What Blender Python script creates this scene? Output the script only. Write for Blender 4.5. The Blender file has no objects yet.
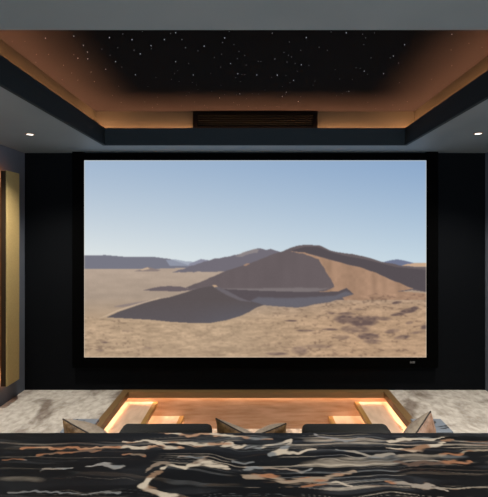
import bpy, bmesh, math, random
import numpy as np
from mathutils import Vector, Matrix

S = bpy.context.scene
COL = S.collection
rnd = random.Random(7)

# ---------------------------------------------------------------- camera, world, lights, exposure
F, CX, CY, CZ = 417.0, 255.0, 233.0, 1.807          # focal length and vanishing point in photo pixels, eye height
cam = bpy.data.objects.new('camera', bpy.data.cameras.new('camera'))
COL.objects.link(cam)
cam.location = (0, 0, CZ)
cam.rotation_euler = (math.pi / 2, 0, 0)
cam.data.sensor_fit = 'HORIZONTAL'
cam.data.sensor_width = 36.0
cam.data.lens = F / 488 * 36.0
cam.data.shift_x = -(CX - 244) / 488
cam.data.shift_y = -(248.5 - CY) / 488
cam.data.clip_start = 0.05
S.camera = cam

world = bpy.data.worlds.new('world')
S.world = world
world.use_nodes = True
world.node_tree.nodes['Background'].inputs[0].default_value = (0.6, 0.75, 1.0, 1)
world.node_tree.nodes['Background'].inputs[1].default_value = 0.3

vs = S.view_settings
vs.view_transform = 'Standard'
vs.look = 'None'
vs.gamma = 1
vs.exposure = 0.0
vs.use_curve_mapping = False


def light(name, kind, loc, rot, energy, color, **kw):
    l = bpy.data.lights.new(name, kind)
    l.energy = energy
    l.color = color
    for k, v in kw.items():
        setattr(l, k, v)
    o = bpy.data.objects.new(name, l)
    COL.objects.link(o)
    o.location = loc
    o.rotation_euler = rot
    return o


# unseen cool fill light, added at a made-up opening behind the camera
light('rear_fill', 'AREA', (0.55, -2.82, 1.25), (math.radians(90), 0, math.radians(0)), 155, (0.72, 0.87, 1.0),
      shape='RECTANGLE', size=3.4, size_y=2.2)

# ---------------------------------------------------------------- materials


def lin(c):
    return tuple(((v / 255) / 12.92 if v / 255 <= 0.04045 else ((v / 255 + 0.055) / 1.055) ** 2.4) for v in c)


def mat(name, col, rough=0.6, metal=0.0, spec=0.5, noise=None, bump=None, stretch=(1, 1, 1), attr=None):
    """noise = (scale, detail, colour2, lo, hi); bump = (scale, strength)."""
    m = bpy.data.materials.new(name)
    m.use_nodes = True
    nt = m.node_tree
    b = nt.nodes['Principled BSDF']
    b.inputs['Base Color'].default_value = (*col, 1)
    b.inputs['Roughness'].default_value = rough
    b.inputs['Metallic'].default_value = metal
    b.inputs['Specular IOR Level'].default_value = spec
    if attr:
        a = nt.nodes.new('ShaderNodeAttribute')
        a.attribute_name = attr
        nt.links.new(a.outputs['Color'], b.inputs['Base Color'])
    if noise or bump:
        tc = nt.nodes.new('ShaderNodeTexCoord')
        mp = nt.nodes.new('ShaderNodeMapping')
        mp.inputs['Scale'].default_value = stretch
        nt.links.new(tc.outputs['Object'], mp.inputs[0])
    if noise:
        n = nt.nodes.new('ShaderNodeTexNoise')
        n.inputs['Scale'].default_value = noise[0]
        n.inputs['Detail'].default_value = noise[1]
        nt.links.new(mp.outputs[0], n.inputs['Vector'])
        r = nt.nodes.new('ShaderNodeValToRGB')
        r.color_ramp.elements[0].position = noise[3]
        r.color_ramp.elements[1].position = noise[4]
        r.color_ramp.elements[0].color = (*noise[2], 1)
        r.color_ramp.elements[1].color = (*col, 1)
        nt.links.new(n.outputs['Fac'], r.inputs[0])
        nt.links.new(r.outputs[0], b.inputs['Base Color'])
    if bump:
        n2 = nt.nodes.new('ShaderNodeTexNoise')
        n2.inputs['Scale'].default_value = bump[0]
        n2.inputs['Detail'].default_value = 3
        nt.links.new(mp.outputs[0], n2.inputs['Vector'])
        bp = nt.nodes.new('ShaderNodeBump')
        bp.inputs['Strength'].default_value = bump[1]
        bp.inputs['Distance'].default_value = 0.01
        nt.links.new(n2.outputs['Fac'], bp.inputs['Height'])
        nt.links.new(bp.outputs[0], b.inputs['Normal'])
    return m


def emit(name, col, strength):
    m = bpy.data.materials.new(name)
    m.use_nodes = True
    nt = m.node_tree
    nt.nodes.remove(nt.nodes['Principled BSDF'])
    e = nt.nodes.new('ShaderNodeEmission')
    e.inputs[0].default_value = (*col, 1)
    e.inputs[1].default_value = strength
    nt.links.new(e.outputs[0], nt.nodes['Material Output'].inputs[0])
    return m


M = {
    'soffit': mat('slate grey paint', (0.205, 0.24, 0.258), 0.55, noise=(3, 2, (0.19, 0.225, 0.243), 0.3, 0.7)),
    'fascia': mat('dark navy paint', (0.018, 0.0255, 0.031), 0.7, spec=0.15),
    'cove': mat('olive cove paint', (0.034, 0.035, 0.026), 0.8, spec=0.1),
    'star_panel': mat('black ceiling felt', (0.011, 0.0105, 0.0112), 0.95, spec=0.02, bump=(120, 0.2)),
    'side_wall': mat('blue grey fabric wall', (0.125, 0.143, 0.178), 0.8, spec=0.2, bump=(180, 0.3)),
    'black_wall': mat('black acoustic fabric', (0.007, 0.0078, 0.009), 0.9, spec=0.03, bump=(160, 0.5), noise=(90, 2, (0.004, 0.0047, 0.006), 0.35, 0.65)),
    'velvet': mat('black velvet', (0.002, 0.002, 0.002), 1.0, spec=0.0),
    'rear_wall': mat('grey rear wall paint', (0.25, 0.26, 0.28), 0.8),
    'wood': mat('warm oak board', (0.46, 0.30, 0.205), 0.5, spec=0.3, stretch=(1.2, 1.2, 9), noise=(3.0, 5, (0.34, 0.20, 0.115), 0.35, 0.65)),
    'tread': mat('pale oak tread', (0.74, 0.57, 0.43), 0.5, spec=0.3, stretch=(3, 1, 3), noise=(5, 4, (0.62, 0.46, 0.33), 0.35, 0.65)),
    'nosing': mat('golden oak edge', (0.42, 0.25, 0.08), 0.4, spec=0.4, stretch=(5, 1, 5), noise=(5, 3, (0.34, 0.18, 0.055), 0.35, 0.65)),
    'lip': mat('bronze brown trim', (0.20, 0.12, 0.05), 0.45, spec=0.4),
    'gold': mat('mustard gold fabric', (0.42, 0.305, 0.125), 0.65, spec=0.3, bump=(220, 0.25), noise=(60, 2, (0.38, 0.275, 0.112), 0.35, 0.65)),
    'gold_unlit': mat('unlit gold side', (0.030, 0.018, 0.009), 0.7, spec=0.15),  # unlit look of the panel's side, put into a darker base colour
    'charcoal': mat('charcoal leather', (0.009, 0.0095, 0.009), 0.6, spec=0.2, bump=(90, 0.25)),
    'taupe': mat('taupe satin', (0.34, 0.29, 0.23), 0.5, spec=0.3, bump=(70, 0.4), noise=(30, 3, (0.25, 0.20, 0.15), 0.3, 0.7)),
    'gold_satin': mat('bronze gold satin', (0.26, 0.155, 0.065), 0.45, spec=0.4, bump=(60, 0.5), noise=(26, 4, (0.10, 0.055, 0.022), 0.35, 0.65)),
    'rose_satin': mat('rose brown satin', (0.36, 0.22, 0.15), 0.45, spec=0.4, bump=(60, 0.5), noise=(26, 4, (0.22, 0.125, 0.08), 0.35, 0.65)),
    'piping': mat('dark brown piping', (0.03, 0.02, 0.014), 0.6),
    'grille': mat('black grille paint', (0.003, 0.003, 0.003), 0.8, spec=0.0),
    'slat': mat('bronze grille slat', (0.014, 0.0145, 0.011), 0.6, spec=0.0),
    'white_trim': mat('copper bezel', (0.45, 0.22, 0.12), 0.4, metal=0.6),
    'badge': mat('grey badge print', (0.14, 0.14, 0.14), 0.5),
    'bar_body': mat('dark bar cladding', (0.03, 0.03, 0.032), 0.6),
    'led_cove': emit('warm cove led', (1.0, 0.42, 0.20), 122),
    'led_step': emit('warm step led', (1.0, 0.66, 0.43), 34),
    'led_panel': emit('amber panel led', (1.0, 0.30, 0.06), 26),
    'lamp': emit('downlight lens', (1.0, 0.93, 0.82), 3),
    'star': emit('fibre star', (0.80, 0.85, 0.95), 0.42),
    'star_dim': emit('faint fibre star', (0.80, 0.80, 0.85), 0.16),
}


def carpet_material():
    m = bpy.data.materials.new('mottled beige carpet')
    m.use_nodes = True
    nt = m.node_tree
    b = nt.nodes['Principled BSDF']
    b.inputs['Roughness'].default_value = 0.95
    b.inputs['Specular IOR Level'].default_value = 0.05
    tc = nt.nodes.new('ShaderNodeTexCoord')

    def noise(scale, detail, dist, sx=1, sy=1):
        mp = nt.nodes.new('ShaderNodeMapping')
        mp.inputs['Scale'].default_value = (sx, sy, 1)
        nt.links.new(tc.outputs['Object'], mp.inputs[0])
        n = nt.nodes.new('ShaderNodeTexNoise')
        n.inputs['Scale'].default_value = scale
        n.inputs['Detail'].default_value = detail
        n.inputs['Distortion'].default_value = dist
        nt.links.new(mp.outputs[0], n.inputs['Vector'])
        return n

    def ramp(src, lo, hi, c0, c1):
        r = nt.nodes.new('ShaderNodeValToRGB')
        r.color_ramp.elements[0].position = lo
        r.color_ramp.elements[1].position = hi
        r.color_ramp.elements[0].color = (*c0, 1)
        r.color_ramp.elements[1].color = (*c1, 1)
        nt.links.new(src.outputs['Fac'], r.inputs[0])
        return r

    big = ramp(noise(2.6, 6, 0.6, 1.0, 0.75), 0.34, 0.50, (0.265, 0.225, 0.19), (0.64, 0.605, 0.545))
    fine = ramp(noise(17, 5, 0.3, 1.0, 0.7), 0.35, 0.62, (0.72, 0.69, 0.66), (1, 1, 1))
    mx = nt.nodes.new('ShaderNodeMix')
    mx.data_type = 'RGBA'
    mx.blend_type = 'MULTIPLY'
    mx.inputs[0].default_value = 1.0
    nt.links.new(big.outputs[0], mx.inputs[6])
    nt.links.new(fine.outputs[0], mx.inputs[7])
    nt.links.new(mx.outputs[2], b.inputs['Base Color'])
    bp = nt.nodes.new('ShaderNodeBump')
    bp.inputs['Strength'].default_value = 0.6
    bp.inputs['Distance'].default_value = 0.01
    nt.links.new(noise(60, 3, 0).outputs['Fac'], bp.inputs['Height'])
    nt.links.new(bp.outputs[0], b.inputs['Normal'])
    return m


M['carpet'] = carpet_material()

# ---------------------------------------------------------------- mesh helpers


def obj(name, bm, m, parent=None, smooth=False):
    me = bpy.data.meshes.new(name)
    bmesh.ops.recalc_face_normals(bm, faces=bm.faces)
    bm.to_mesh(me)
    bm.free()
    if m is not None:
        me.materials.append(m)
    if smooth:
        for p in me.polygons:
            p.use_smooth = True
    o = bpy.data.objects.new(name, me)
    COL.objects.link(o)
    if parent is not None:
        o.parent = parent
        o.matrix_parent_inverse = Matrix.Translation(-parent.location)
    return o


def add_box(bm, x0, x1, y0, y1, z0, z1, bevel=0.0, seg=2):
    t = bmesh.new()
    bmesh.ops.create_cube(t, size=1)
    for v in t.verts:
        v.co = Vector(((x0 + x1) / 2 + v.co.x * (x1 - x0), (y0 + y1) / 2 + v.co.y * (y1 - y0), (z0 + z1) / 2 + v.co.z * (z1 - z0)))
    if bevel:
        bmesh.ops.bevel(t, geom=list(t.edges), offset=bevel, segments=seg, affect='EDGES', profile=0.5)
    me = bpy.data.meshes.new('tmp')
    t.to_mesh(me)
    t.free()
    bm.from_mesh(me)
    bpy.data.meshes.remove(me)


def box(name, m, x0, x1, y0, y1, z0, z1, parent=None, bevel=0.0, seg=2, smooth=False):
    bm = bmesh.new()
    add_box(bm, x0, x1, y0, y1, z0, z1, bevel, seg)
    return obj(name, bm, m, parent, smooth)


def boxes(name, m, lst, parent=None, bevel=0.0):
    bm = bmesh.new()
    for b in lst:
        add_box(bm, *b, bevel)
    return obj(name, bm, m, parent)


def structure(o):
    o['kind'] = 'structure'
    return o


def tag(o, label, cat, group=None):
    o['label'] = label
    o['category'] = cat
    if group:
        o['group'] = group
    return o


def thing(name, label, cat, loc, group=None):
    o = bpy.data.objects.new(name, None)
    o.empty_display_size = 0.1
    COL.objects.link(o)
    o.location = loc
    return tag(o, label, cat, group)


# ---------------------------------------------------------------- room shell
W, D, REAR = 2.65, 4.8, -2.9                 # half width, front wall, rear wall
ZC, ZT, ZF = 2.728, 3.125, 2.906             # soffit, tray ceiling, top of the fascia
PL, PR, PY0, PZ = -1.485, 1.51, 1.9, -0.437  # sunken area
LIP = 0.03

structure(boxes('floor', M['carpet'], [
    (-W, PL - LIP, PY0, D, -0.10, 0), (PR + LIP, W, PY0, D, -0.10, 0),
    (-W, W, 1.25, PY0, -0.10, 0), (PL - 0.1, PR + 0.1, PY0 - 0.1, D, PZ - 0.06, PZ)]))
structure(box('floor_rear', M['carpet'], -W, W, REAR, 1.25, 0.20, 0.30))
structure(box('trim_riser', M['wood'], -W, W, 1.23, 1.25, 0.0, 0.30))
structure(box('wall_left', M['side_wall'], -W - 0.1, -W, REAR, D, -0.1, 3.3))
structure(box('wall_right', M['side_wall'], W, W + 0.1, REAR, D, -0.1, 3.3))
structure(box('wall_front', M['black_wall'], -W - 0.1, W + 0.1, D, D + 0.1, 0.0, 3.3))
structure(boxes('wall_rear', M['rear_wall'], [
    (-W, -1.35, REAR - 0.1, REAR, 0.2, 3.2), (2.35, W, REAR - 0.1, REAR, 0.2, 3.2), (-1.35, 2.35, REAR - 0.1, REAR, 2.45, 3.2)]))  # opening put in for the added fill light

TX, TY0, TY1 = 1.57, 1.892, 4.364            # tray opening
CW, CYF, CYB = 1.728, 1.734, 4.522           # cove walls
structure(boxes('ceiling', M['soffit'], [
    (-W, -TX - 0.03, REAR, D, ZC, ZC + 0.08), (TX + 0.03, W, REAR, D, ZC, ZC + 0.08),
    (-TX - 0.03, TX + 0.03, REAR, TY0, ZC, ZC + 0.08), (-TX - 0.03, TX + 0.03, TY1 + 0.03, D, ZC, ZC + 0.08)]))
structure(boxes('trim_fascia', M['fascia'], [
    (-TX - 0.03, -TX, TY0, TY1 + 0.03, ZC, ZF), (TX, TX + 0.03, TY0, TY1 + 0.03, ZC, ZF),
    (-TX, TX, TY1, TY1 + 0.03, ZC, ZF), (-TX, TX, TY0 - 0.03, TY0, ZC + 0.081, ZF)]))
structure(boxes('trim_cove', M['cove'], [
    (-CW - 0.02, -CW, CYF - 0.02, CYB + 0.02, ZC + 0.08, ZT), (CW, CW + 0.02, CYF - 0.02, CYB + 0.02, ZC + 0.08, ZT),
    (-CW, CW, CYB, CYB + 0.02, ZC + 0.08, ZT), (-CW, CW, CYF - 0.02, CYF, ZC + 0.08, ZT)]))

# sunken area: timber boards round it and a bronze lip that hides the light strip
structure(boxes('wall_pit', M['wood'], [
    (PL - LIP, PR + LIP, D - 0.02, D, PZ, -0.017),
    (PL - LIP, PL, PY0, D - 0.02, PZ, -0.017), (PR, PR + LIP, PY0, D - 0.02, PZ, -0.017),
    (PL - LIP, PR + LIP, PY0 - 0.03, PY0, PZ, -0.001)]))
structure(boxes('trim_pit_lip', M['lip'], [
    (PL - LIP, PL + 0.045, PY0, D - 0.0705, -0.016, 0.004), (PR - 0.045, PR + LIP, PY0, D - 0.0705, -0.016, 0.004),
    (PL - LIP, PR + LIP, D - 0.07, D - 0.0005, -0.016, 0.004),
    (PL + 0.033, PL + 0.045, PY0, D - 0.0705, -0.066, -0.0165), (PR - 0.045, PR - 0.033, PY0, D - 0.0705, -0.066, -0.0165),
    (PL + 0.033, PR - 0.033, D - 0.07, D - 0.058, -0.066, -0.0165)]))

# ---------------------------------------------------------------- star ceiling
star = thing('star_ceiling', 'black felt star ceiling panel with tiny fibre lights in the tray', 'star ceiling', (0, 3.128, ZT))
box('felt_panel', M['star_panel'], -CW, CW, CYF, CYB, ZT, ZT + 0.04, star)
Z1 = [(222, 87), (360, 77), (407, 122), (427, 155), (428, 188), (380, 185), (360, 168), (178, 167), (310, 220), (445, 252), (460, 300), (60, 103), (122, 103), (237, 167), (175, 205), (350, 258), (380, 293), (303, 290)]
Z2 = [(95, 35), (160, 18), (205, 45), (255, 5), (135, 85), (98, 122), (125, 153), (77, 190), (58, 92), (155, 180), (215, 97), (298, 75), (299, 90), (245, 115), (222, 217), (283, 275), (363, 45), (418, 12), (418, 153), (428, 198), (413, 212), (398, 240), (435, 250), (465, 85), (448, 45), (393, 15), (330, 327), (268, 350), (305, 378), (330, 362), (152, 353), (470, 318), (445, 370), (110, 318), (140, 273), (322, 230), (5, 205), (22, 250)]
Z3 = [(10, 45), (28, 85), (118, 77), (88, 100), (218, 37), (208, 60), (240, 5), (263, 70), (203, 117), (168, 132), (288, 103), (316, 123), (280, 138), (247, 162), (198, 180), (323, 170), (150, 210), (65, 218), (282, 212), (302, 216), (316, 217), (272, 232), (295, 250), (375, 218), (447, 230), (475, 220), (395, 152), (382, 152), (462, 140), (450, 15), (60, 255), (80, 267), (88, 290), (45, 305), (30, 318), (155, 298), (200, 268), (193, 330), (218, 315), (275, 316), (292, 310), (325, 335), (353, 310), (383, 312), (415, 292), (262, 353), (280, 365), (290, 365), (335, 372), (120, 367), (132, 378), (72, 350), (415, 368), (483, 375), (372, 380), (42, 162)]
Z4 = [(12, 13), (177, 35), (372, 12), (298, 8), (467, 37), (458, 70), (95, 57), (68, 108), (105, 130), (90, 122), (83, 155), (240, 83), (280, 98), (150, 98), (25, 140), (153, 168), (190, 172), (123, 162), (133, 200), (78, 222), (35, 218), (115, 245), (97, 257), (60, 275), (80, 302), (60, 323), (75, 312), (138, 348), (150, 325), (147, 355), (220, 248), (210, 268), (318, 193), (440, 187), (460, 200), (475, 215), (420, 183), (402, 240), (340, 238), (385, 298), (375, 300), (352, 310), (325, 320), (35, 372)]
Z5 = [(55, 10), (10, 15), (170, 55), (350, 15), (347, 75), (415, 50), (465, 65), (115, 105), (127, 98), (147, 125), (42, 105), (17, 155), (90, 165), (272, 187), (350, 135), (150, 200), (60, 247), (180, 272), (150, 302), (60, 300), (30, 275), (125, 285)]
BRIGHT = {(407, 122), (427, 155), (428, 188), (360, 77), (222, 87), (380, 185), (95, 35), (205, 45), (125, 153), (77, 190), (298, 75), (245, 115), (222, 217), (363, 45), (418, 153), (418, 12), (118, 77), (218, 37), (247, 162), (282, 212), (375, 218), (475, 220), (193, 330), (292, 310), (65, 218), (35, 218), (115, 245), (153, 168), (60, 323), (177, 35), (460, 200), (385, 298), (138, 348), (90, 165), (350, 15), (170, 55), (127, 98), (372, 12), (80, 302)}
pts = []
for zs, ox, oy, k in ((Z1, 0, 20, 4.88), (Z2, 90, 30, 4.88), (Z3, 180, 30, 4.88), (Z4, 270, 30, 4.88), (Z5, 360, 30, 3.81)):
    for (a, b) in zs:
        px, py = ox + a / k, oy + b / k
        Y = (ZT - CZ) * F / (CY - py)
        X = (px - CX) * Y / F
        pts.append(((a, b) not in BRIGHT, X, Y))
pts.sort(key=lambda p: (p[0], p[2]))


def star_bm(bm, x, y, r):
    t = bmesh.ops.create_icosphere(bm, subdivisions=1, radius=r)
    for v in t['verts']:
        v.co = Vector((x + v.co.x, y + v.co.y, ZT + max(v.co.z * 1.8, -2 * r)))


protos = {}
for i, (dim, x, y) in enumerate(pts[:100]):
    if dim not in protos:
        bm = bmesh.new()
        t = bmesh.ops.create_icosphere(bm, subdivisions=1, radius=0.0026 if dim else 0.0034)
        for v in t['verts']:
            v.co.z *= 1.7
        protos[dim] = obj('star_light', bm, M['star_dim' if dim else 'star'], star)
        o = protos[dim]
    else:
        o = protos[dim].copy()
        COL.objects.link(o)
        o.parent = star
    o.matrix_parent_inverse = Matrix.Identity(4)
    o.location = Vector((x, y, ZT - 0.001)) - star.location
bm = bmesh.new()
for (dim, x, y) in pts[100:]:
    star_bm(bm, x, y, 0.0026)
rest = obj('faint_star_lights', bm, M['star_dim'], star)
rest['kind'] = 'stuff'

# cove light strip behind the fascia, one ring
cl = boxes('cove_light_strip', M['led_cove'], [
    (-1.707, -1.668, 1.80, 4.44, 2.856, 2.864), (1.668, 1.707, 1.80, 4.44, 2.856, 2.864),
    (-1.707, 1.707, 4.463, 4.502, 2.856, 2.864), (-1.707, 1.707, 1.762, 1.795, 2.856, 2.864)])
cl.name = 'light_strip'
cove = thing('cove_light', 'warm light strip glowing behind the fascia round the star ceiling', 'cove light', (0, 3.1, ZC + 0.08))
cl.parent = cove
cl.matrix_parent_inverse = Matrix.Translation(-cove.location)
boxes('support_rail', M['cove'], [
    (-1.71, -1.647, 1.80, 4.44, 2.809, 2.856), (1.647, 1.71, 1.80, 4.44, 2.809, 2.856),
    (-1.71, 1.71, 4.442, 4.505, 2.809, 2.856), (-1.71, 1.71, 1.76, 1.797, 2.809, 2.856)], cove)

# ---------------------------------------------------------------- air grille in the cove
vx0, vx1 = (193 - CX) * 4.5 / F, (317.5 - CX) * 4.5 / F
vz0, vz1 = 2.935, 3.118
v = thing('air_grille', 'long black slotted air grille in the far side of the ceiling cove', 'air vent', (0, CYB - 0.002, vz0))
box('backing', M['grille'], vx0 + 0.02, vx1 - 0.02, CYB - 0.010, CYB - 0.002, vz0 + 0.02, vz1 - 0.02, v)
boxes('frame', M['grille'], [
    (vx0, vx0 + 0.05, CYB - 0.03, CYB - 0.002, vz0, vz1), (vx1 - 0.05, vx1, CYB - 0.03, CYB - 0.002, vz0, vz1),
    (vx0 + 0.05, vx1 - 0.05, CYB - 0.03, CYB - 0.002, vz1 - 0.032, vz1), (vx0 + 0.05, vx1 - 0.05, CYB - 0.03, CYB - 0.002, vz0, vz0 + 0.022)], v)
for k in range(5):
    z = vz0 + 0.036 + k * 0.024
    bm = bmesh.new()
    add_box(bm, vx0 + 0.052, vx1 - 0.052, CYB - 0.026, CYB - 0.011, z, z + 0.007)
    obj('slat', bm, M['slat'], v)

# ---------------------------------------------------------------- projection screen
SY = D - 0.045
SX0, SX1 = (84.3 - CX) * SY / F, (426.2 - CX) * SY / F
SZ0, SZ1 = CZ + (CY - 357.3) * SY / F, CZ + (CY - 160.4) * SY / F


def paint_desert():
    """The picture the screen shows: dunes under a pale sky, worked out point by point on a fine grid."""
    K = 2.0
    nx, ny = int(342 * K), int(197 * K)
    xs = 84.3 + (np.arange(nx) + 0.5) / nx * 341.9
    ys = 160.4 + (np.arange(ny) + 0.5) / ny * 196.9
    X, Y = np.meshgrid(xs, ys)
    rg = np.random.default_rng(3)

    def vnoise(sx, sy, seed):
        r = np.random.default_rng(seed)
        gx, gy = int(342 / sx) + 3, int(197 / sy) + 3
        g = r.random((gy, gx))
        fx, fy = (X - 84) / sx, (Y - 160) / sy
        ix, iy = np.clip(fx.astype(int), 0, gx - 2), np.clip(fy.astype(int), 0, gy - 2)
        tx, ty = fx - ix, fy - iy
        tx, ty = tx * tx * (3 - 2 * tx), ty * ty * (3 - 2 * ty)
        return (g[iy, ix] * (1 - tx) + g[iy, ix + 1] * tx) * (1 - ty) + (g[iy + 1, ix] * (1 - tx) + g[iy + 1, ix + 1] * tx) * ty

    def inside(poly, wob=0.0, seed=0):
        px, py = X, Y
        if wob:
            px = X + (vnoise(5, 4, seed) - 0.5) * wob * 2
            py = Y + (vnoise(5, 3, seed + 1) - 0.5) * wob
        c = np.zeros(X.shape, bool)
        n = len(poly)
        for i in range(n):
            x1, y1 = poly[i]
            x2, y2 = poly[(i + 1) % n]
            if y1 == y2:
                continue
            cond = (py < y1) != (py < y2)
            c ^= cond & (px < (x2 - x1) * (py - y1) / (y2 - y1) + x1)
        return c

    def blur(a, n):
        for _ in range(n):
            p = np.pad(a, ((1, 1), (1, 1), (0, 0)) if a.ndim == 3 else 1, mode='edge')
            a = (p[:-2, 1:-1] + p[2:, 1:-1] + p[1:-1, :-2] + p[1:-1, 2:] + 2 * p[1:-1, 1:-1]) / 6
        return a

    c = lambda *v: np.array(v, float)
    # sky
    t = np.clip((Y - 160) / 100, 0, 1)[..., None]
    u = np.clip((X - 84) / 342, 0, 1)[..., None]
    top = c(163, 184, 208) * (1 - u) + c(140, 168, 202) * u
    low = c(224, 230, 230) * (1 - u) + c(196, 214, 226) * u
    img = top * (1 - t ** 1.15) + low * t ** 1.15

    def fill(poly, col, wob=0, seed=0, alpha=1.0, soft=0):
        m = inside(poly, wob, seed).astype(float)
        if soft:
            m = blur(m, soft)
        m = (m * alpha)[..., None]
        img[:] = img * (1 - m) + (col if np.ndim(col) > 1 else np.asarray(col, float)) * m

    # plain of sand
    d = np.clip((Y - 268) / 90, 0, 1)[..., None]
    g1, g2 = np.clip((Y - 268) / 27, 0, 1)[..., None], np.clip((Y - 297) / 24, 0, 1)[..., None]
    sand = (c(182, 163, 147) * (1 - g1) + c(169, 151, 135) * g1) * (1 - g2) + c(183, 157, 130) * g2
    sand = sand * (1 + 0.05 * (vnoise(26, 5, 11) - 0.5) + 0.05 * (vnoise(9, 2.5, 12) - 0.5))[..., None]
    right = np.clip((X - 235) / 120, 0, 1)[..., None] * np.clip((Y - 285) / 20, 0, 1)[..., None]
    sand = sand * (1 - 0.6 * right) + (c(182, 147, 117) * np.ones_like(sand)) * 0.6 * right
    plain = [(84, 266), (427, 262.8), (427, 358), (84, 358)]
    fill(plain, sand)
    # far hills
    fill([(84, 255.5), (96, 255.6), (105, 255), (128, 257), (155, 257), (165, 258.3), (170, 258.8), (176, 261), (184, 263.5), (192, 266), (190, 267.6), (160, 268.6), (84, 269)], c(119, 119, 131))
    fill([(166, 260), (175, 259.3), (186, 261.3), (200, 262), (200, 266), (170, 266)], c(150, 156, 172), alpha=.8)
    fill([(190, 263.5), (201, 259), (210, 260.4), (214, 266), (186, 268)], c(140, 140, 156))
    fill([(384, 261.8), (390, 260.3), (396.7, 259.3), (404, 260.5), (413, 262.8), (413, 268), (380, 268)], c(112, 118, 142))
    fill([(170, 272.8), (180, 270), (193, 265), (209, 260.2), (226.4, 256.6), (233, 255.6), (240.5, 253.4), (247, 251), (256, 248.8), (263, 248.8), (267, 249.6), (271, 248.9), (275, 250.3), (284, 254), (284, 272), (196, 271.8)], c(114, 109, 118), wob=1.2, seed=20)
    fill([(236, 256.5), (243, 252.3), (255, 249.5), (262, 249.3), (257, 252.5), (249, 253), (242, 256.5)], c(172, 160, 152), wob=2.6, seed=24, alpha=.45)
    fill([(134, 271.3), (141, 269.3), (148, 266.9), (154, 268.4), (161, 270.2), (158, 271.2)], c(140, 126, 122))
    fill([(140, 269.5), (148, 267.2), (150, 269), (142, 270.5)], c(196, 172, 148))
    # main dune: whole body in shade
    skyline = [(186, 287.5), (205, 280), (223, 272), (246, 264.5), (256, 261), (270, 255), (282.5, 251.3), (289, 248.3), (296.6, 246), (304, 245), (310.7, 244.9), (316, 245.3), (321, 246), (325.5, 248), (330, 250.4), (336, 252), (342, 253), (352.6, 254.2), (363, 256.2), (377, 260.2), (384, 262.4), (395, 264), (402, 265.8), (412, 266.6), (427, 266.8)]
    shade = (c(104, 94, 96) * np.ones_like(img)) * (1 + 0.04 * (vnoise(7, 30, 31) - 0.5))[..., None]
    fill(skyline + [(427, 292), (412, 290), (340, 300), (250, 300), (200, 292)], shade, wob=0.5, seed=33)
    fill([(291, 250.5), (304, 247), (318, 247), (332, 252.5), (346, 256), (366, 259.5), (396, 267), (427, 270), (427, 292), (412, 288.3), (395, 281.2), (377, 273.3), (359.6, 267), (342, 263), (319, 256), (303, 252.4)], c(86, 79, 83))
    fill([(401, 265.8), (406, 264.2), (412.5, 263.4), (427, 262.9), (427, 266.4), (413, 266.2)], c(200, 168, 140))
    fill([(243, 265.4), (247, 263.2), (250, 263.5), (246, 266)], c(176, 140, 116), alpha=.8)
    # lit slip face
    lit = (c(171, 137, 113) * np.ones_like(img)) * (1 + 0.16 * (vnoise(5, 60, 41) - 0.5) + 0.06 * (vnoise(3, 4, 43) - 0.5))[..., None]
    fill([(290, 251.2), (303.6, 252.6), (314, 255.4), (330, 259.8), (342, 263.2), (359.6, 267.2), (377, 273.4), (395, 281.3), (413, 288.6), (405, 290), (398, 291), (427, 293), (427, 300), (344, 300), (340, 294), (316, 292.2), (326, 290.8), (334.5, 287), (330, 278), (324.8, 269), (318.6, 259.6), (312, 256.6), (303, 253.8)], lit, wob=0.7, seed=45)
    # basin in shade between the two dunes
    fill([(186, 289), (256, 288.2), (300, 287.5), (322, 288.2), (330, 287.8), (316, 291.4), (300, 292), (256, 291.6), (215, 292)], c(124, 115, 116), soft=2)
    fill([(205, 288), (256, 290.5), (300, 291.8), (318, 292), (338, 291.3), (346.5, 287.8), (350, 291), (353.5, 294), (342, 297.3), (330, 301.8), (314, 304), (305, 306.4), (296.6, 307.3), (279, 306.2), (263, 304.8), (256, 307.6), (248, 312.5), (230, 305)], c(90, 82, 86))
    fill([(258, 297), (285, 298), (310, 297), (335, 295.5), (346, 291), (353, 294), (342, 297.3), (330, 301.8), (314, 304), (305, 306.4), (296.6, 307.3), (279, 306.2), (263, 304.8), (250, 301)], c(104, 101, 109), soft=4)
    # small dune and wisp to the left
    fill([(143, 290.3), (152, 288), (162, 286.2), (170, 286), (180.6, 286.4), (188, 288.3), (196, 289.6), (180, 291.2), (160, 291)], c(108, 97, 100))
    fill([(113, 306.5), (128, 303.6), (148, 300.4), (160, 299.6), (150, 302), (135, 305), (122, 307)], c(128, 116, 118), alpha=.75, soft=3)
    # front dune, dark side
    fd = (c(92, 84, 85) * np.ones_like(img))
    tt = np.clip((Y - 300) / 22, 0, 1)[..., None]
    ridge = np.clip((X - 190) / 50, 0, 1)[..., None]
    fd = fd * (1 - tt * .75 * (0.35 + .65 * ridge)) + c(97, 97, 108) * tt * .75 * (0.35 + .65 * ridge)
    fill([(107, 317.2), (112, 314.8), (119, 311.6), (128, 308.5), (137, 305.4), (148, 302), (160, 298.8), (170, 297), (182, 293.4), (193, 289.9), (200, 288), (207, 286.6), (212, 286.1), (215, 286), (219, 287.2), (224, 288.8), (232, 294), (244, 299.4), (256, 302.5), (264, 304.8), (256, 307.6), (249, 311.8), (240.5, 315.8), (226.4, 320), (210.5, 322.8), (187.6, 322.6), (170, 321.6), (153, 319.7), (128, 318.3)], fd)
    fill([(213, 286.2), (219, 287), (228, 291), (240, 297.5), (252, 302), (240, 300.5), (228, 295.5), (219, 290.5)], c(112, 106, 112), alpha=.8, soft=1)
    fill([(212, 285.2), (215.5, 284.6), (218, 286.6), (214.5, 287.2)], c(190, 160, 132))
    fill([(98, 318.6), (107, 316), (119, 310.8), (137, 304.8), (160, 298.4), (160, 297.4), (137, 303.6), (119, 309.4)], c(208, 184, 158), alpha=.7)
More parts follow.
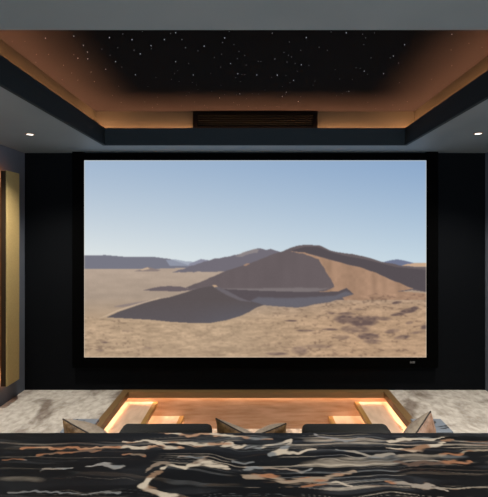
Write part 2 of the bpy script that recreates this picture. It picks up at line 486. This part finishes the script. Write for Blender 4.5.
    # footprints, scrub and shadows in the foreground
    fore = (inside([(84, 316), (107, 318.5), (170, 323.4), (210, 324.4), (240, 318), (262, 306.2), (300, 308.5), (345, 299), (372, 293), (427, 294), (427, 358), (84, 358)])).astype(float)
    sp = vnoise(2.2, 1.1, 61) * 0.6 + vnoise(7, 2.4, 62) * 0.4
    img[:] = img * (1 + fore * (.13 * (vnoise(17, 2.6, 63) - .5) + .12 * (vnoise(5, 1.4, 64) - .5)))[..., None]
    dark = np.clip((sp - 0.60) * 5, 0, 1) * fore * (0.35 + 0.5 * np.clip((X - 250) / 60, 0, 1) + 0.35 * (X < 150))
    img[:] = img * (1 - 0.42 * dark[..., None]) + c(84, 66, 60) * 0.42 * dark[..., None]
    brt = np.clip((0.36 - sp) * 5, 0, 1) * fore
    img[:] = img + brt[..., None] * c(12, 10, 8)
    patch = np.zeros(X.shape)
    for (x, y, a, b, s) in ((345, 319, 11, 4.5, .9), (362, 321, 15, 5.5, 1.), (372, 318, 10, 2.5, .7), (355, 329, 15, 4, .55), (368, 336, 11, 3.5, .8), (372, 341, 9, 2.6, .6), (383, 318.5, 9, 2, .6),
                            (408, 310.5, 8, 2.6, 1.1), (398, 314, 8, 1.6, .8), (414, 308.2, 4.5, 2, 1), (396.6, 302.5, 5, 1.5, 1.), (402, 337, 8, 2.2, .8), (392, 331, 8, 2.2, .6), (409, 322.5, 4, 1.6, .6),
                            (424, 327, 4, 2.6, .9), (291, 320.6, 6.5, .9, .9), (305, 330.4, 9, 1.1, .8), (330, 329.2, 8, 1.2, .8), (342, 337, 8, 2.5, .35), (300, 350, 9, 4.5, .5), (318, 346, 14, 2, .4),
                            (277, 353.4, 11, 1.6, .7), (105, 342, 4.5, 1, .8), (100, 350, 4, 1.4, .45), (127, 330.8, 5, .8, .5), (347, 313.5, 8, 1.5, .7), (332, 313, 5, 1, .5), (418, 332, 8, 1.5, .5), (358, 309, 5, 1.1, .45), (148, 348, 6, 1.6, .25)):
        e = ((X - x) / a) ** 2 + ((Y - y - (X - x) * (-0.12 if x > 385 else 0.02)) / b) ** 2
        patch = np.maximum(patch, s * np.clip(1.35 - e, 0, 1) * (0.45 + 0.75 * vnoise(3.5, 1.8, int(x))))
    patch = np.clip(patch * 1.15, 0, 1)[..., None] * .85
    img[:] = img * (1 - patch) + c(92, 76, 76) * patch
    grain = 1 + (rg.random(X.shape) - .5) * 0.05 * np.clip((Y - 262) / 10, 0, 1)
    img[:] = blur(img * grain[..., None], 2)
    edge = np.clip(1.3 - np.minimum(np.minimum(X - 84.3, 426.2 - X), np.minimum(Y - 160.4, 357.3 - Y)), 0, 1)[..., None] * .45
    img[:] = img * (1 - edge) + c(250, 236, 215) * edge
    s = np.clip(img, 0, 255) / 255
    return np.where(s <= 0.04045, s / 12.92, ((s + 0.055) / 1.055) ** 2.4), nx, ny


def colour_grid(name, xs, vs_, rgb, place, m, parent):
    """a flat grid of points with one colour each; place(x, v) gives the coordinates."""
    nx, ny = len(xs), len(vs_)
    GX, GV = np.meshgrid(xs, vs_)
    co = place(GX.ravel(), GV.ravel())
    idx = np.arange(nx * ny).reshape(ny, nx)
    q = np.stack([idx[:-1, :-1], idx[1:, :-1], idx[1:, 1:], idx[:-1, 1:]], -1).reshape(-1, 4)
    me = bpy.data.meshes.new(name)
    me.vertices.add(len(co))
    me.vertices.foreach_set('co', co.astype(np.float32).ravel())
    me.loops.add(q.size)
    me.loops.foreach_set('vertex_index', q.astype(np.int32).ravel())
    me.polygons.add(len(q))
    me.polygons.foreach_set('loop_start', (np.arange(len(q)) * 4).astype(np.int32))
    me.update(calc_edges=True)
    at = me.attributes.new('Col', 'FLOAT_COLOR', 'POINT')
    rgba = np.concatenate([rgb.reshape(-1, 3), np.ones((nx * ny, 1))], 1).astype(np.float32)
    at.data.foreach_set('color', rgba.ravel())
    me.materials.append(m)
    o = bpy.data.objects.new(name, me)
    COL.objects.link(o)
    o.parent = parent
    o.matrix_parent_inverse = Matrix.Translation(-parent.location)
    return o


scr = thing('projection_screen', 'large wall mounted screen showing sand dunes, black velvet frame', 'projection screen', (0, D, SZ0 - 0.11))
rgb, nx, ny = paint_desert()
pm = emit('screen picture', (1, 1, 1), 1.0)
an = pm.node_tree.nodes.new('ShaderNodeAttribute')
an.attribute_name = 'Col'
pm.node_tree.links.new(an.outputs['Color'], pm.node_tree.nodes['Emission'].inputs[0])
colour_grid('picture_surface', np.linspace(SX0, SX1, nx), np.linspace(SZ1, SZ0, ny), rgb,
            lambda a, b: np.stack([a, np.full_like(a, SY - 0.003), b], -1), pm, scr)
fw = 0.125
boxes('frame', M['velvet'], [
    (SX0 - fw, SX0, D - 0.075, D - 0.001, SZ0 - 0.11, SZ1 + 0.10), (SX1, SX1 + fw, D - 0.075, D - 0.001, SZ0 - 0.11, SZ1 + 0.10),
    (SX0, SX1, D - 0.075, D - 0.001, SZ0 - 0.11, SZ0), (SX0, SX1, D - 0.075, D - 0.001, SZ1, SZ1 + 0.078)], scr)
box('backing', M['velvet'], SX0, SX1, SY, D - 0.002, SZ0, SZ1, scr)
# small grey mark on the lower rail of the frame: two tight characters
bx = (410.2 - CX) * 4.72 / F
bz = CZ + (CY - 363.6) * 4.72 / F
yb0, yb1 = D - 0.0775, D - 0.075
bm = bmesh.new()
for (a0, a1, b0, b1) in ((0, .006, 0, .024), (.006, .018, .009, .015), (.018, .024, 0, .024),
                         (.030, .036, 0, .024), (.036, .052, .018, .024), (.036, .052, 0, .006), (.036, .050, .009, .015), (.050, .056, .003, .021)):
    add_box(bm, bx + a0, bx + a1, yb0, yb1, bz + b0, bz + b1)
obj('badge', bm, M['badge'], scr)

# ---------------------------------------------------------------- recessed downlights


def downlight(x, y, label, watts=170, angle=120):
    t = thing('downlight', label, 'ceiling light', (x, y, ZC), 'recessed downlights in the soffit')
    bm = bmesh.new()
    r0, r1, n = 0.030, 0.040, 32
    prof = ((r0, -0.001), (r0, -0.006), (r1 - 0.002, -0.006), (r1, -0.003), (r1, -0.001))
    rings = [[bm.verts.new((x + r * math.cos(2 * math.pi * k / n), y + r * math.sin(2 * math.pi * k / n), ZC + z)) for k in range(n)] for r, z in prof]
    for a, b in zip(rings, rings[1:]):
        for k in range(n):
            bm.faces.new((a[k], a[(k + 1) % n], b[(k + 1) % n], b[k]))
    obj('bezel', bm, M['white_trim'], t, True)
    bm = bmesh.new()
    bmesh.ops.create_cone(bm, cap_ends=True, segments=32, radius1=r0 - 0.0005, radius2=r0 - 0.0005, depth=0.003)
    for vv in bm.verts:
        vv.co += Vector((x, y, ZC - 0.003))
    obj('lens', bm, M['lamp'], t)
    l = light('downlight_beam', 'SPOT', (0, 0, -0.02), (0, 0, 0), watts, (1.0, 0.92, 0.82), spot_size=math.radians(angle), spot_blend=0.8, shadow_soft_size=0.04)
    l.parent = t
    return t


downlight(-2.093, 3.88, 'small round downlight in the soffit above the gold wall panel')
downlight(2.060, 3.85, 'small round downlight in the soffit over the plain right wall')
downlight(-0.75, 0.72, 'added unseen downlight brightening the left half of the bar counter', 55, 130)  # unseen pair, added to brighten the counter
downlight(0.75, 0.72, 'added unseen downlight brightening the right half of the bar counter', 55, 130)
downlight(-2.10, 1.75, 'added unseen downlight in the left soffit, for bounce off the carpet', 220, 130)  # unseen pair, added to light the carpet and bounce onto the soffits
downlight(2.10, 1.75, 'added unseen downlight in the right soffit, for bounce off the carpet', 340, 130)

# ---------------------------------------------------------------- gold acoustic panel on the left wall
gp = thing('acoustic_panel', 'tall mustard gold wall panel with amber light glowing behind it', 'wall panel', (-W, 4.4, 0.235))
PX, PY_N, PY_F = -2.537, 4.265, 4.49
box('face_panel', M['gold'], PX - 0.012, PX, PY_N, PY_F, 0.235, 2.446, gp, 0.002)
box('side_frame', M['gold_unlit'], PX - 0.064, PX - 0.012, PY_N, PY_F, 0.237, 2.444, gp)
box('standoff', M['gold_unlit'], -W, PX - 0.064, PY_N + 0.07, PY_F - 0.07, 0.40, 2.28, gp)
boxes('light_strip', M['led_panel'], [
    (PX - 0.072, PX - 0.066, PY_N + 0.03, PY_N + 0.045, 0.27, 2.42), (PX - 0.072, PX - 0.066, PY_N + 0.05, PY_F - 0.05, 2.40, 2.415),
    (PX - 0.072, PX - 0.066, PY_N + 0.05, PY_F - 0.05, 0.27, 0.285)], gp)

# ---------------------------------------------------------------- timber steps down into the sunken area


def steps(name, sgn, edge, label):
    """edge = the x of the pit side; sgn = +1 when the steps go down towards +x."""
    t = thing(name, label, 'steps', (edge, 4.1, PZ))
    y0, y1 = 3.46, D - 0.021

    def bxs(nm, m, lst, bev=0.0):
        return boxes(nm, m, [(min(edge + sgn * a, edge + sgn * b), max(edge + sgn * a, edge + sgn * b), *r) for (a, b, *r) in lst], t, bev)

    # upper tread
    bxs('tread', M['tread'], [(0.001, 0.322, y0, y1, -0.168, -0.127)])
    bxs('nosing', M['nosing'], [(0.322, 0.372, y0, y1, -0.172, -0.1255)], 0.003)
    bxs('riser', M['wood'], [(0.20, 0.215, y0, y1, -0.29, -0.169)])
    bxs('light_strip', M['led_step'], [(0.225, 0.240, y0 + 0.05, y1 - 0.03, -0.175, -0.169)])
    # lower tread
    bxs('tread', M['tread'], [(0.216, 0.620, y0, y1, -0.331, -0.29)])
    bxs('nosing', M['nosing'], [(0.620, 0.670, y0, y1, -0.335, -0.2885)], 0.003)
    bxs('riser', M['wood'], [(0.50, 0.515, y0, y1, PZ, -0.332)])
    bxs('light_strip', M['led_step'], [(0.525, 0.540, y0 + 0.05, y1 - 0.03, -0.338, -0.332)])
    return t


steps('timber_steps', 1, PL, 'lit timber steps beside the left carpet, going down to the sunken seats')
steps('timber_steps', -1, PR, 'lit timber steps beside the right carpet, going down to the sunken seats')
for nm, lab, b in (('lip_light', 'warm light strip under the bronze lip below the screen', (PL + 0.04, PR - 0.04, D - 0.052, D - 0.037, -0.040, -0.032)),
                   ('lip_light', 'warm light strip under the lip of the left carpet', (PL + 0.012, PL + 0.026, 3.3, D - 0.08, -0.040, -0.032)),
                   ('lip_light', 'warm light strip under the lip of the right carpet', (PR - 0.026, PR - 0.012, 3.3, D - 0.08, -0.040, -0.032))):
    o = box(nm, M['led_step'], *b)
    tag(o, lab, 'light strip', 'light strips round the sunken area')

# ---------------------------------------------------------------- sofas


def sofa(x0, x1, h0, h1, label):
    t = thing('cinema_sofa', label, 'sofa', ((x0 + x1) / 2, 2.9, PZ), 'low sofas in the sunken area')
    box('base', M['charcoal'], x0 + 0.01, x1 - 0.01, 2.42, 3.42, PZ + 0.06, -0.09, t, 0.02)
    mid = (x0 + x1) / 2
    for a, b in ((x0 + 0.01, mid - 0.004), (mid + 0.004, x1 - 0.01)):
        box('seat_cushion', M['charcoal'], a, b, 2.665, 3.43, -0.088, 0.066, t, 0.05, 4, True)
    box('backrest', M['charcoal'], x0 + 0.01, x1 - 0.01, 2.42, 2.66, -0.088, 0.44, t, 0.05, 4, True)
    bm = bmesh.new()
    add_box(bm, h0, h1, 2.50, 2.64, 0.441, 0.612, 0.035, 4)
    obj('headrest', bm, M['charcoal'], t, True)
    for lx in (x0 + 0.06, x1 - 0.10):
        for ly in (2.47, 3.33):
            box('leg', M['grille'], lx, lx + 0.04, ly, ly + 0.04, PZ, PZ + 0.06, t)
    return t


hx = lambda p: (p - CX) * 2.62 / F
sofa(-1.245, -0.012, hx(122.7), hx(212.6), 'charcoal leather sofa with padded headrest, left half of the sunken seating')
sofa(0.012, 1.245, hx(301.5), hx(387.5), 'charcoal leather sofa with padded headrest, right half of the sunken seating')

# ---------------------------------------------------------------- scatter cushions


def pillow(T, e1, e2, size, back, label, thick=0.10):
    T, e1, e2 = Vector(T), Vector(e1).normalized(), Vector(e2)
    e2 = (e2 - e1 * e2.dot(e1)).normalized()
    n = e1.cross(e2)
    if n.z < 0:
        n = -n
    c = T + (e1 + e2) * size / 2
    t = thing('scatter_cushion', label, 'cushion', c - Vector((0, 0, size * 0.45)), 'scatter cushions on the sofas')
    N = 18
    h = size / 2

    def at(i, j, s):
        u, w = -math.cos(math.pi * i / N), -math.cos(math.pi * j / N)
        pin = 0.07
        x = u * h * (1 - pin * (1 - w * w) * abs(u))
        y = w * h * (1 - pin * (1 - u * u) * abs(w))
        k = max(0.0, (1 - u * u) * (1 - w * w)) ** 0.42 * thick
        k *= 1 + 0.06 * math.sin(7 * u + 3 * w)
        return c + e1 * x + e2 * y + n * (s * (k + 0.0005))

    for s, nm, m in ((1, 'front_cover', M['taupe']), (-1, 'back_cover', back)):
        bm = bmesh.new()
        g = [[bm.verts.new(at(i, j, s)) for j in range(N + 1)] for i in range(N + 1)]
        for i in range(N):
            for j in range(N):
                bm.faces.new((g[i][j], g[i + 1][j], g[i + 1][j + 1], g[i][j + 1]))
        obj(nm, bm, m, t, True)
    bm = bmesh.new()
    loop = [(i, 0) for i in range(N)] + [(N, j) for j in range(N)] + [(i, N) for i in range(N, 0, -1)] + [(0, j) for j in range(N, 0, -1)]
    P = [at(i, j, 0) for i, j in loop]
    rings = []
    for k, p in enumerate(P):
        tdir = (P[(k + 1) % len(P)] - P[k - 1]).normalized()
        o = tdir.cross(n).normalized()
        rings.append([bm.verts.new(p + (o * math.cos(a) + n * math.sin(a)) * 0.005) for a in (i * math.pi / 3 for i in range(6))])
    for k in range(len(P)):
        a, b = rings[k], rings[(k + 1) % len(P)]
        for q in range(6):
            bm.faces.new((a[q], a[(q + 1) % 6], b[(q + 1) % 6], b[q]))
    obj('piping', bm, M['piping'], t, True)
    return t


def tip(px, py, Y):
    return ((px - CX) * Y / F, Y, CZ + (CY - py) * Y / F)


pillow(tip(63, 419, 2.85), (-0.05, 0.27, -0.33), (0.40, -0.10, -0.14), 0.42, M['gold_satin'], 'taupe and bronze gold cushion leaning at the far left of the left sofa', 0.105)
pillow(tip(430.5, 411.5, 2.87), (0.10, 0.23, -0.30), (-0.29, -0.18, -0.23), 0.378, M['rose_satin'], 'tall taupe and rose brown cushion leaning at the far right of the right sofa')
pillow(tip(216, 418.5, 2.86), (-0.018, 0.28, -0.34), (0.36, -0.10, -0.15), 0.42, M['gold_satin'], 'bronze gold cushion with its point up, right of the left headrest', 0.07)
pillow(tip(286, 423.5, 3.14), (0.042, 0.30, -0.324), (-0.39, -0.077, -0.11), 0.29, M['gold_satin'], 'bronze gold cushion with its point up, left of the right headrest', 0.07)

# ---------------------------------------------------------------- side tables with veined slate tops


def slate_material(name):
    m = bpy.data.materials.new(name)
    m.use_nodes = True
    nt = m.node_tree
    b = nt.nodes['Principled BSDF']
    b.inputs['Roughness'].default_value = 0.3
    tc = nt.nodes.new('ShaderNodeTexCoord')
    n = nt.nodes.new('ShaderNodeTexNoise')
    n.inputs['Scale'].default_value = 5.0
    n.inputs['Detail'].default_value = 3
    n.inputs['Distortion'].default_value = 1.6
    nt.links.new(tc.outputs['Object'], n.inputs['Vector'])
    r = nt.nodes.new('ShaderNodeValToRGB')
    r.color_ramp.elements[0].position = 0.40
    r.color_ramp.elements[1].position = 0.44
    r.color_ramp.elements[0].color = (0.010, 0.010, 0.012, 1)
    r.color_ramp.elements[1].color = (0.17, 0.20, 0.24, 1)
    nt.links.new(n.outputs['Fac'], r.inputs[0])
    nt.links.new(r.outputs[0], b.inputs['Base Color'])
    return m


M['slate'] = slate_material('blue grey slate with black veins')


def side_table(x0, x1, label):
    t = thing('side_table', label, 'side table', ((x0 + x1) / 2, 3.27, PZ), 'side tables at the sofa ends')
    box('table_top', M['slate'], x0, x1, 3.16, 3.385, 0.275, 0.300, t, 0.003)
    box('pedestal', M['bar_body'], x0 + 0.03, x1 - 0.03, 3.19, 3.36, PZ + 0.02, 0.275, t, 0.004)
    box('base_plate', M['bar_body'], x0 + 0.01, x1 - 0.01, 3.17, 3.375, PZ, PZ + 0.02, t, 0.003)
    return t


side_table(-1.480, -1.262, 'blue grey slate side table behind the far left cushion')
side_table(1.262, 1.505, 'blue grey slate side table with black veins behind the far right cushion')

# ---------------------------------------------------------------- bar counter in front of the camera
bar = thing('bar_counter', 'black stone bar counter with cream and rust veins across the foreground', 'bar counter', (0, 0.7, 0.30))
CT, CY0, CY1, CXW = 1.350, 0.42, 0.953, 1.75


def paint_stone():
    """black granite with long flowing cream and rust veins, colour per point of the slab's top."""
    xs = np.concatenate([np.linspace(-CXW, -.80, 150)[:-1], np.linspace(-.80, .80, 1000), np.linspace(.80, CXW, 150)[1:]])
    ys = np.concatenate([np.linspace(CY1, .69, 180), np.linspace(.69, CY0, 50)[1:]])
    X, Y = np.meshgrid(xs, ys)

    def vn(sx, sy, seed, ox=0, oy=0):
        r = np.random.default_rng(seed)
        g = r.random((80, 200))
        fx, fy = (X + ox + 3) / sx, (Y + oy + 1) / sy
        ix, iy = np.floor(fx).astype(int), np.floor(fy).astype(int)
        tx, ty = fx - ix, fy - iy
        tx, ty = tx * tx * (3 - 2 * tx), ty * ty * (3 - 2 * ty)
        a = lambda i, j: g[j % 80, i % 200]
        return (a(ix, iy) * (1 - tx) + a(ix + 1, iy) * tx) * (1 - ty) + (a(ix, iy + 1) * (1 - tx) + a(ix + 1, iy + 1) * tx) * ty

    warp = (vn(.30, .12, 1) - .5) * .055 + (vn(.09, .06, 2) - .5) * .020 + (vn(.03, .02, 3) - .5) * .007
    Yw = Y + warp
    rgb = np.array([.0060, .0064, .0072]) * (0.75 + 0.5 * vn(.1, .02, 4))[..., None]

    def strands(freq, seed, width, amount, colA, colB, mask):
        r = np.random.default_rng(seed)
        g = r.random(400)
        f = Yw * freq + (vn(.35, .2, seed + 1) - .5) * 3
        i = np.floor(f).astype(int)
        tt = f - i
        p = g[i % 400] * (1 - tt) + g[(i + 1) % 400] * tt
        k = np.clip((p - (1 - width)) / 0.08, 0, 1) * np.clip((vn(.16, .03, seed + 2) - mask) / .12, 0, 1)
        k = k * amount * (.3 + .7 * side) * (0.55 + 0.45 * vn(.012, .006, seed + 3))
        mixc = np.clip((vn(.09, .03, seed + 4) - .42) * 6, 0, 1)[..., None]
        col = np.array(colA) * (1 - mixc) + np.array(colB) * mixc
        nonlocal rgb
        rgb = rgb * (1 - k[..., None]) + col * k[..., None]

    cream, rust, grey = (.52, .45, .36), (.34, .16, .085), (.20, .21, .215)
    side = np.clip((X + .35) / .5, 0, 1)                    # the left end of the slab is plainer
    strands(70, 10, .36, .30, (.07, .075, .085), (.035, .038, .045), .42)
    strands(170, 70, .26, .45, (.15, .155, .16), (.13, .10, .075), .50 - .05 * side)
    strands(120, 30, .24, .55, grey, cream, .64 - .14 * side)
    strands(210, 90, .26, .60, cream, (.30, .17, .10), .60 - .12 * side)
    strands(320, 130, .26, .50, cream, grey, .60 - .12 * side)
    strands(80, 50, .16, .70, cream, rust, .72 - .18 * side)
    wisp = (Y + (vn(.18, .09, 301) - .5) * .07 + (vn(.05, .03, 302) - .5) * .02)
    rw = np.random.default_rng(77).random(900)

    def filaments(freq):
        f = wisp * freq + X * 1.5
        i = np.floor(f).astype(int)
        q = f - i
        return (rw[i % 900] * (1 - q) + rw[(i + 1) % 900] * q) * .6 + .4 * vn(.02, .004, int(freq))

    def stroke(pix, w, col, col2, seed, amt=.95):
        """a single large vein along points given where they lie on the slab."""
        nonlocal rgb
        P = [((px - CX) * (CZ - CT) / (py - CY), (CZ - CT) * F / (py - CY)) for px, py in pix]
        dx = (vn(.03, .03, seed) - .5) * .016 + (vn(.01, .01, seed + 5) - .5) * .006
        dy = (vn(.03, .03, seed + 1) - .5) * .016 + (vn(.01, .01, seed + 6) - .5) * .006
        best = np.full(X.shape, 9.0)
        for k in range(len(P) - 1):
            (x1, y1), (x2, y2) = P[k], P[k + 1]
            w1 = w[k] if np.ndim(w) else w
            w2 = w[k + 1] if np.ndim(w) else w
            lx, ly = x2 - x1, y2 - y1
            tt = np.clip(((X + dx - x1) * lx + (Y + dy - y1) * ly) / (lx * lx + ly * ly + 1e-9), 0, 1)
            dd = 1.15 * np.hypot(X + dx - x1 - tt * lx, Y + dy - y1 - tt * ly) / (w1 + (w2 - w1) * tt)
            best = np.minimum(best, dd)
        k = np.clip((1.12 - best) / .45, 0, 1) * amt * np.clip((filaments(300) + .03 - .36 * np.clip(best, 0, 1)) * 4, .0, 1)
        mixc = np.clip((vn(.03, .015, seed + 3) - .45) * 5, 0, 1)[..., None]
        c = np.array(col) * (1 - mixc) + np.array(col2) * mixc
        rgb = rgb * (1 - k[..., None]) + c * k[..., None]

    pink = (.40, .24, .15)
    stroke([(228, 471), (222, 467), (212, 465.5), (203, 461.5), (195, 464), (186, 467), (176, 466.5), (164, 464.5), (153, 465.5), (147, 469)], [.008, .013, .015, .012, .012, .012, .008, .008, .007, .005], cream, (.22, .17, .13), 100)
    stroke([(163, 468), (156, 473), (149, 479), (145, 484), (151, 489), (160, 492.5), (172, 495), (186, 500)], [.008, .010, .011, .011, .011, .010, .010, .010], cream, (.22, .14, .09), 110)
    stroke([(24, 448), (40, 448.2), (70, 448), (100, 447.8), (122, 447.5)], .0055, pink, rust, 120)
    stroke([(40, 456), (62, 453.5), (84, 452), (100, 450.5)], .005, (.2, .13, .09), rust, 124, .7)
    stroke([(122, 447.5), (140, 448), (158, 447), (172, 448), (182, 447.6)], [.006, .008, .011, .011, .004], pink, cream, 130)
    stroke([(122, 441.5), (160, 442.5), (190, 443.5), (220, 445), (246, 445.5)], [.004, .006, .008, .011, .012], cream, pink, 140)
    stroke([(160, 433.8), (190, 434.5), (215, 435.5), (246, 436.3)], [.004, .007, .007, .005], pink, cream, 150)
    stroke([(88, 466.5), (98, 465), (112, 467), (124, 467)], [.004, .007, .008, .003], (.25, .24, .23), grey, 160)
    stroke([(40, 469.5), (56, 468.5), (72, 466.5)], .004, (.22, .19, .16), grey, 164)
    stroke([(122, 456), (135, 455.5), (146, 457)], .005, rust, (.2, .15, .11), 168, .8)
    stroke([(246, 447), (262, 447.5), (274, 445), (284, 442), (292, 440), (288, 446), (282, 451), (272, 454), (280, 453.5), (298, 451.5), (314, 450.5)], [.010, .008, .008, .008, .007, .007, .009, .007, .008, .008, .004], cream, grey, 170)
    stroke([(246, 437), (256, 438), (270, 440)], .008, pink, grey, 176, .8)
    stroke([(316, 435), (330, 438), (344, 441), (366, 438)], [.006, .008, .006, .004], (.26, .25, .25), grey, 180)
    stroke([(336, 450), (350, 452.5), (366, 456), (384, 456.5), (394, 455)], [.004, .006, .007, .008, .006], (.30, .27, .23), grey, 184)
    stroke([(246, 467), (262, 467.5), (276, 470), (296, 470.5), (312, 468.5)], [.010, .006, .004, .006, .003], (.26, .21, .17), grey, 190)
    stroke([(246, 475.5), (262, 477), (276, 479), (290, 480), (306, 480.5), (324, 479), (340, 475.5), (354, 472)], [.010, .008, .012, .012, .012, .011, .009, .006], (.30, .23, .17), rust, 200)
    stroke([(302, 487), (318, 485), (334, 482.5), (350, 484.5)], .005, cream, rust, 210, .8)
    stroke([(386, 441), (402, 440), (420, 438.5), (444, 438)], [.006, .009, .007, .004], cream, grey, 220)
    stroke([(384, 447), (400, 449), (416, 450.5), (430, 447), (444, 443), (456, 440.5)], [.004, .007, .010, .010, .010, .006], cream, (.26, .15, .09), 230)
    stroke([(396, 462), (416, 464.5), (434, 463), (452, 464), (470, 461.5)], [.006, .009, .010, .009, .005], rust, (.12, .08, .06), 240, .85)
    stroke([(440, 456), (456, 453), (472, 451.5), (492, 450)], [.005, .006, .005, .004], (.28, .23, .17), rust, 250, .8)
    stroke([(388, 484), (402, 484), (412, 486), (430, 485), (446, 489)], [.006, .010, .006, .008, .004], (.30, .26, .22), rust, 260)
    stroke([(10, 493), (40, 492.5), (80, 492), (122, 491)], .003, (.18, .16, .13), grey, 270, .7)
    stroke([(0, 461), (16, 459), (30, 459)], .003, rust, grey, 274, .6)
    stroke([(178, 456.5), (190, 455.5), (206, 457)], .004, (.26, .2, .16), grey, 278, .8)
    stroke([(230, 461), (240, 463), (248, 464)], .005, (.26, .24, .22), grey, 282, .7)
    return rgb, xs, ys


srgb, sxs, sys_ = paint_stone()
M['stone'] = mat('veined black stone', (0.02, 0.02, 0.02), 0.28, spec=0.25, attr='Col')
M['stone_side'] = mat('black stone edge', (0.012, 0.012, 0.013), 0.25, noise=(12, 4, (0.10, 0.085, 0.07), 0.28, 0.36), stretch=(1, 3, 6))
colour_grid('countertop', sxs, sys_, srgb,
            lambda a, b: np.stack([a, b, np.full_like(a, CT)], -1), M['stone'], bar)
boxes('slab_edge', M['stone_side'], [(-CXW, CXW, CY0, CY1, CT - 0.04, CT - 0.0005)], bar)
box('bar_front', M['bar_body'], -CXW + 0.02, CXW - 0.02, CY1 - 0.10, CY1 - 0.06, 0.30, CT - 0.04, bar)
for x in (-CXW + 0.02, CXW - 0.08):
    box('end_panel', M['bar_body'], x, x + 0.06, CY0 + 0.04, CY1 - 0.10, 0.30, CT - 0.04, bar)
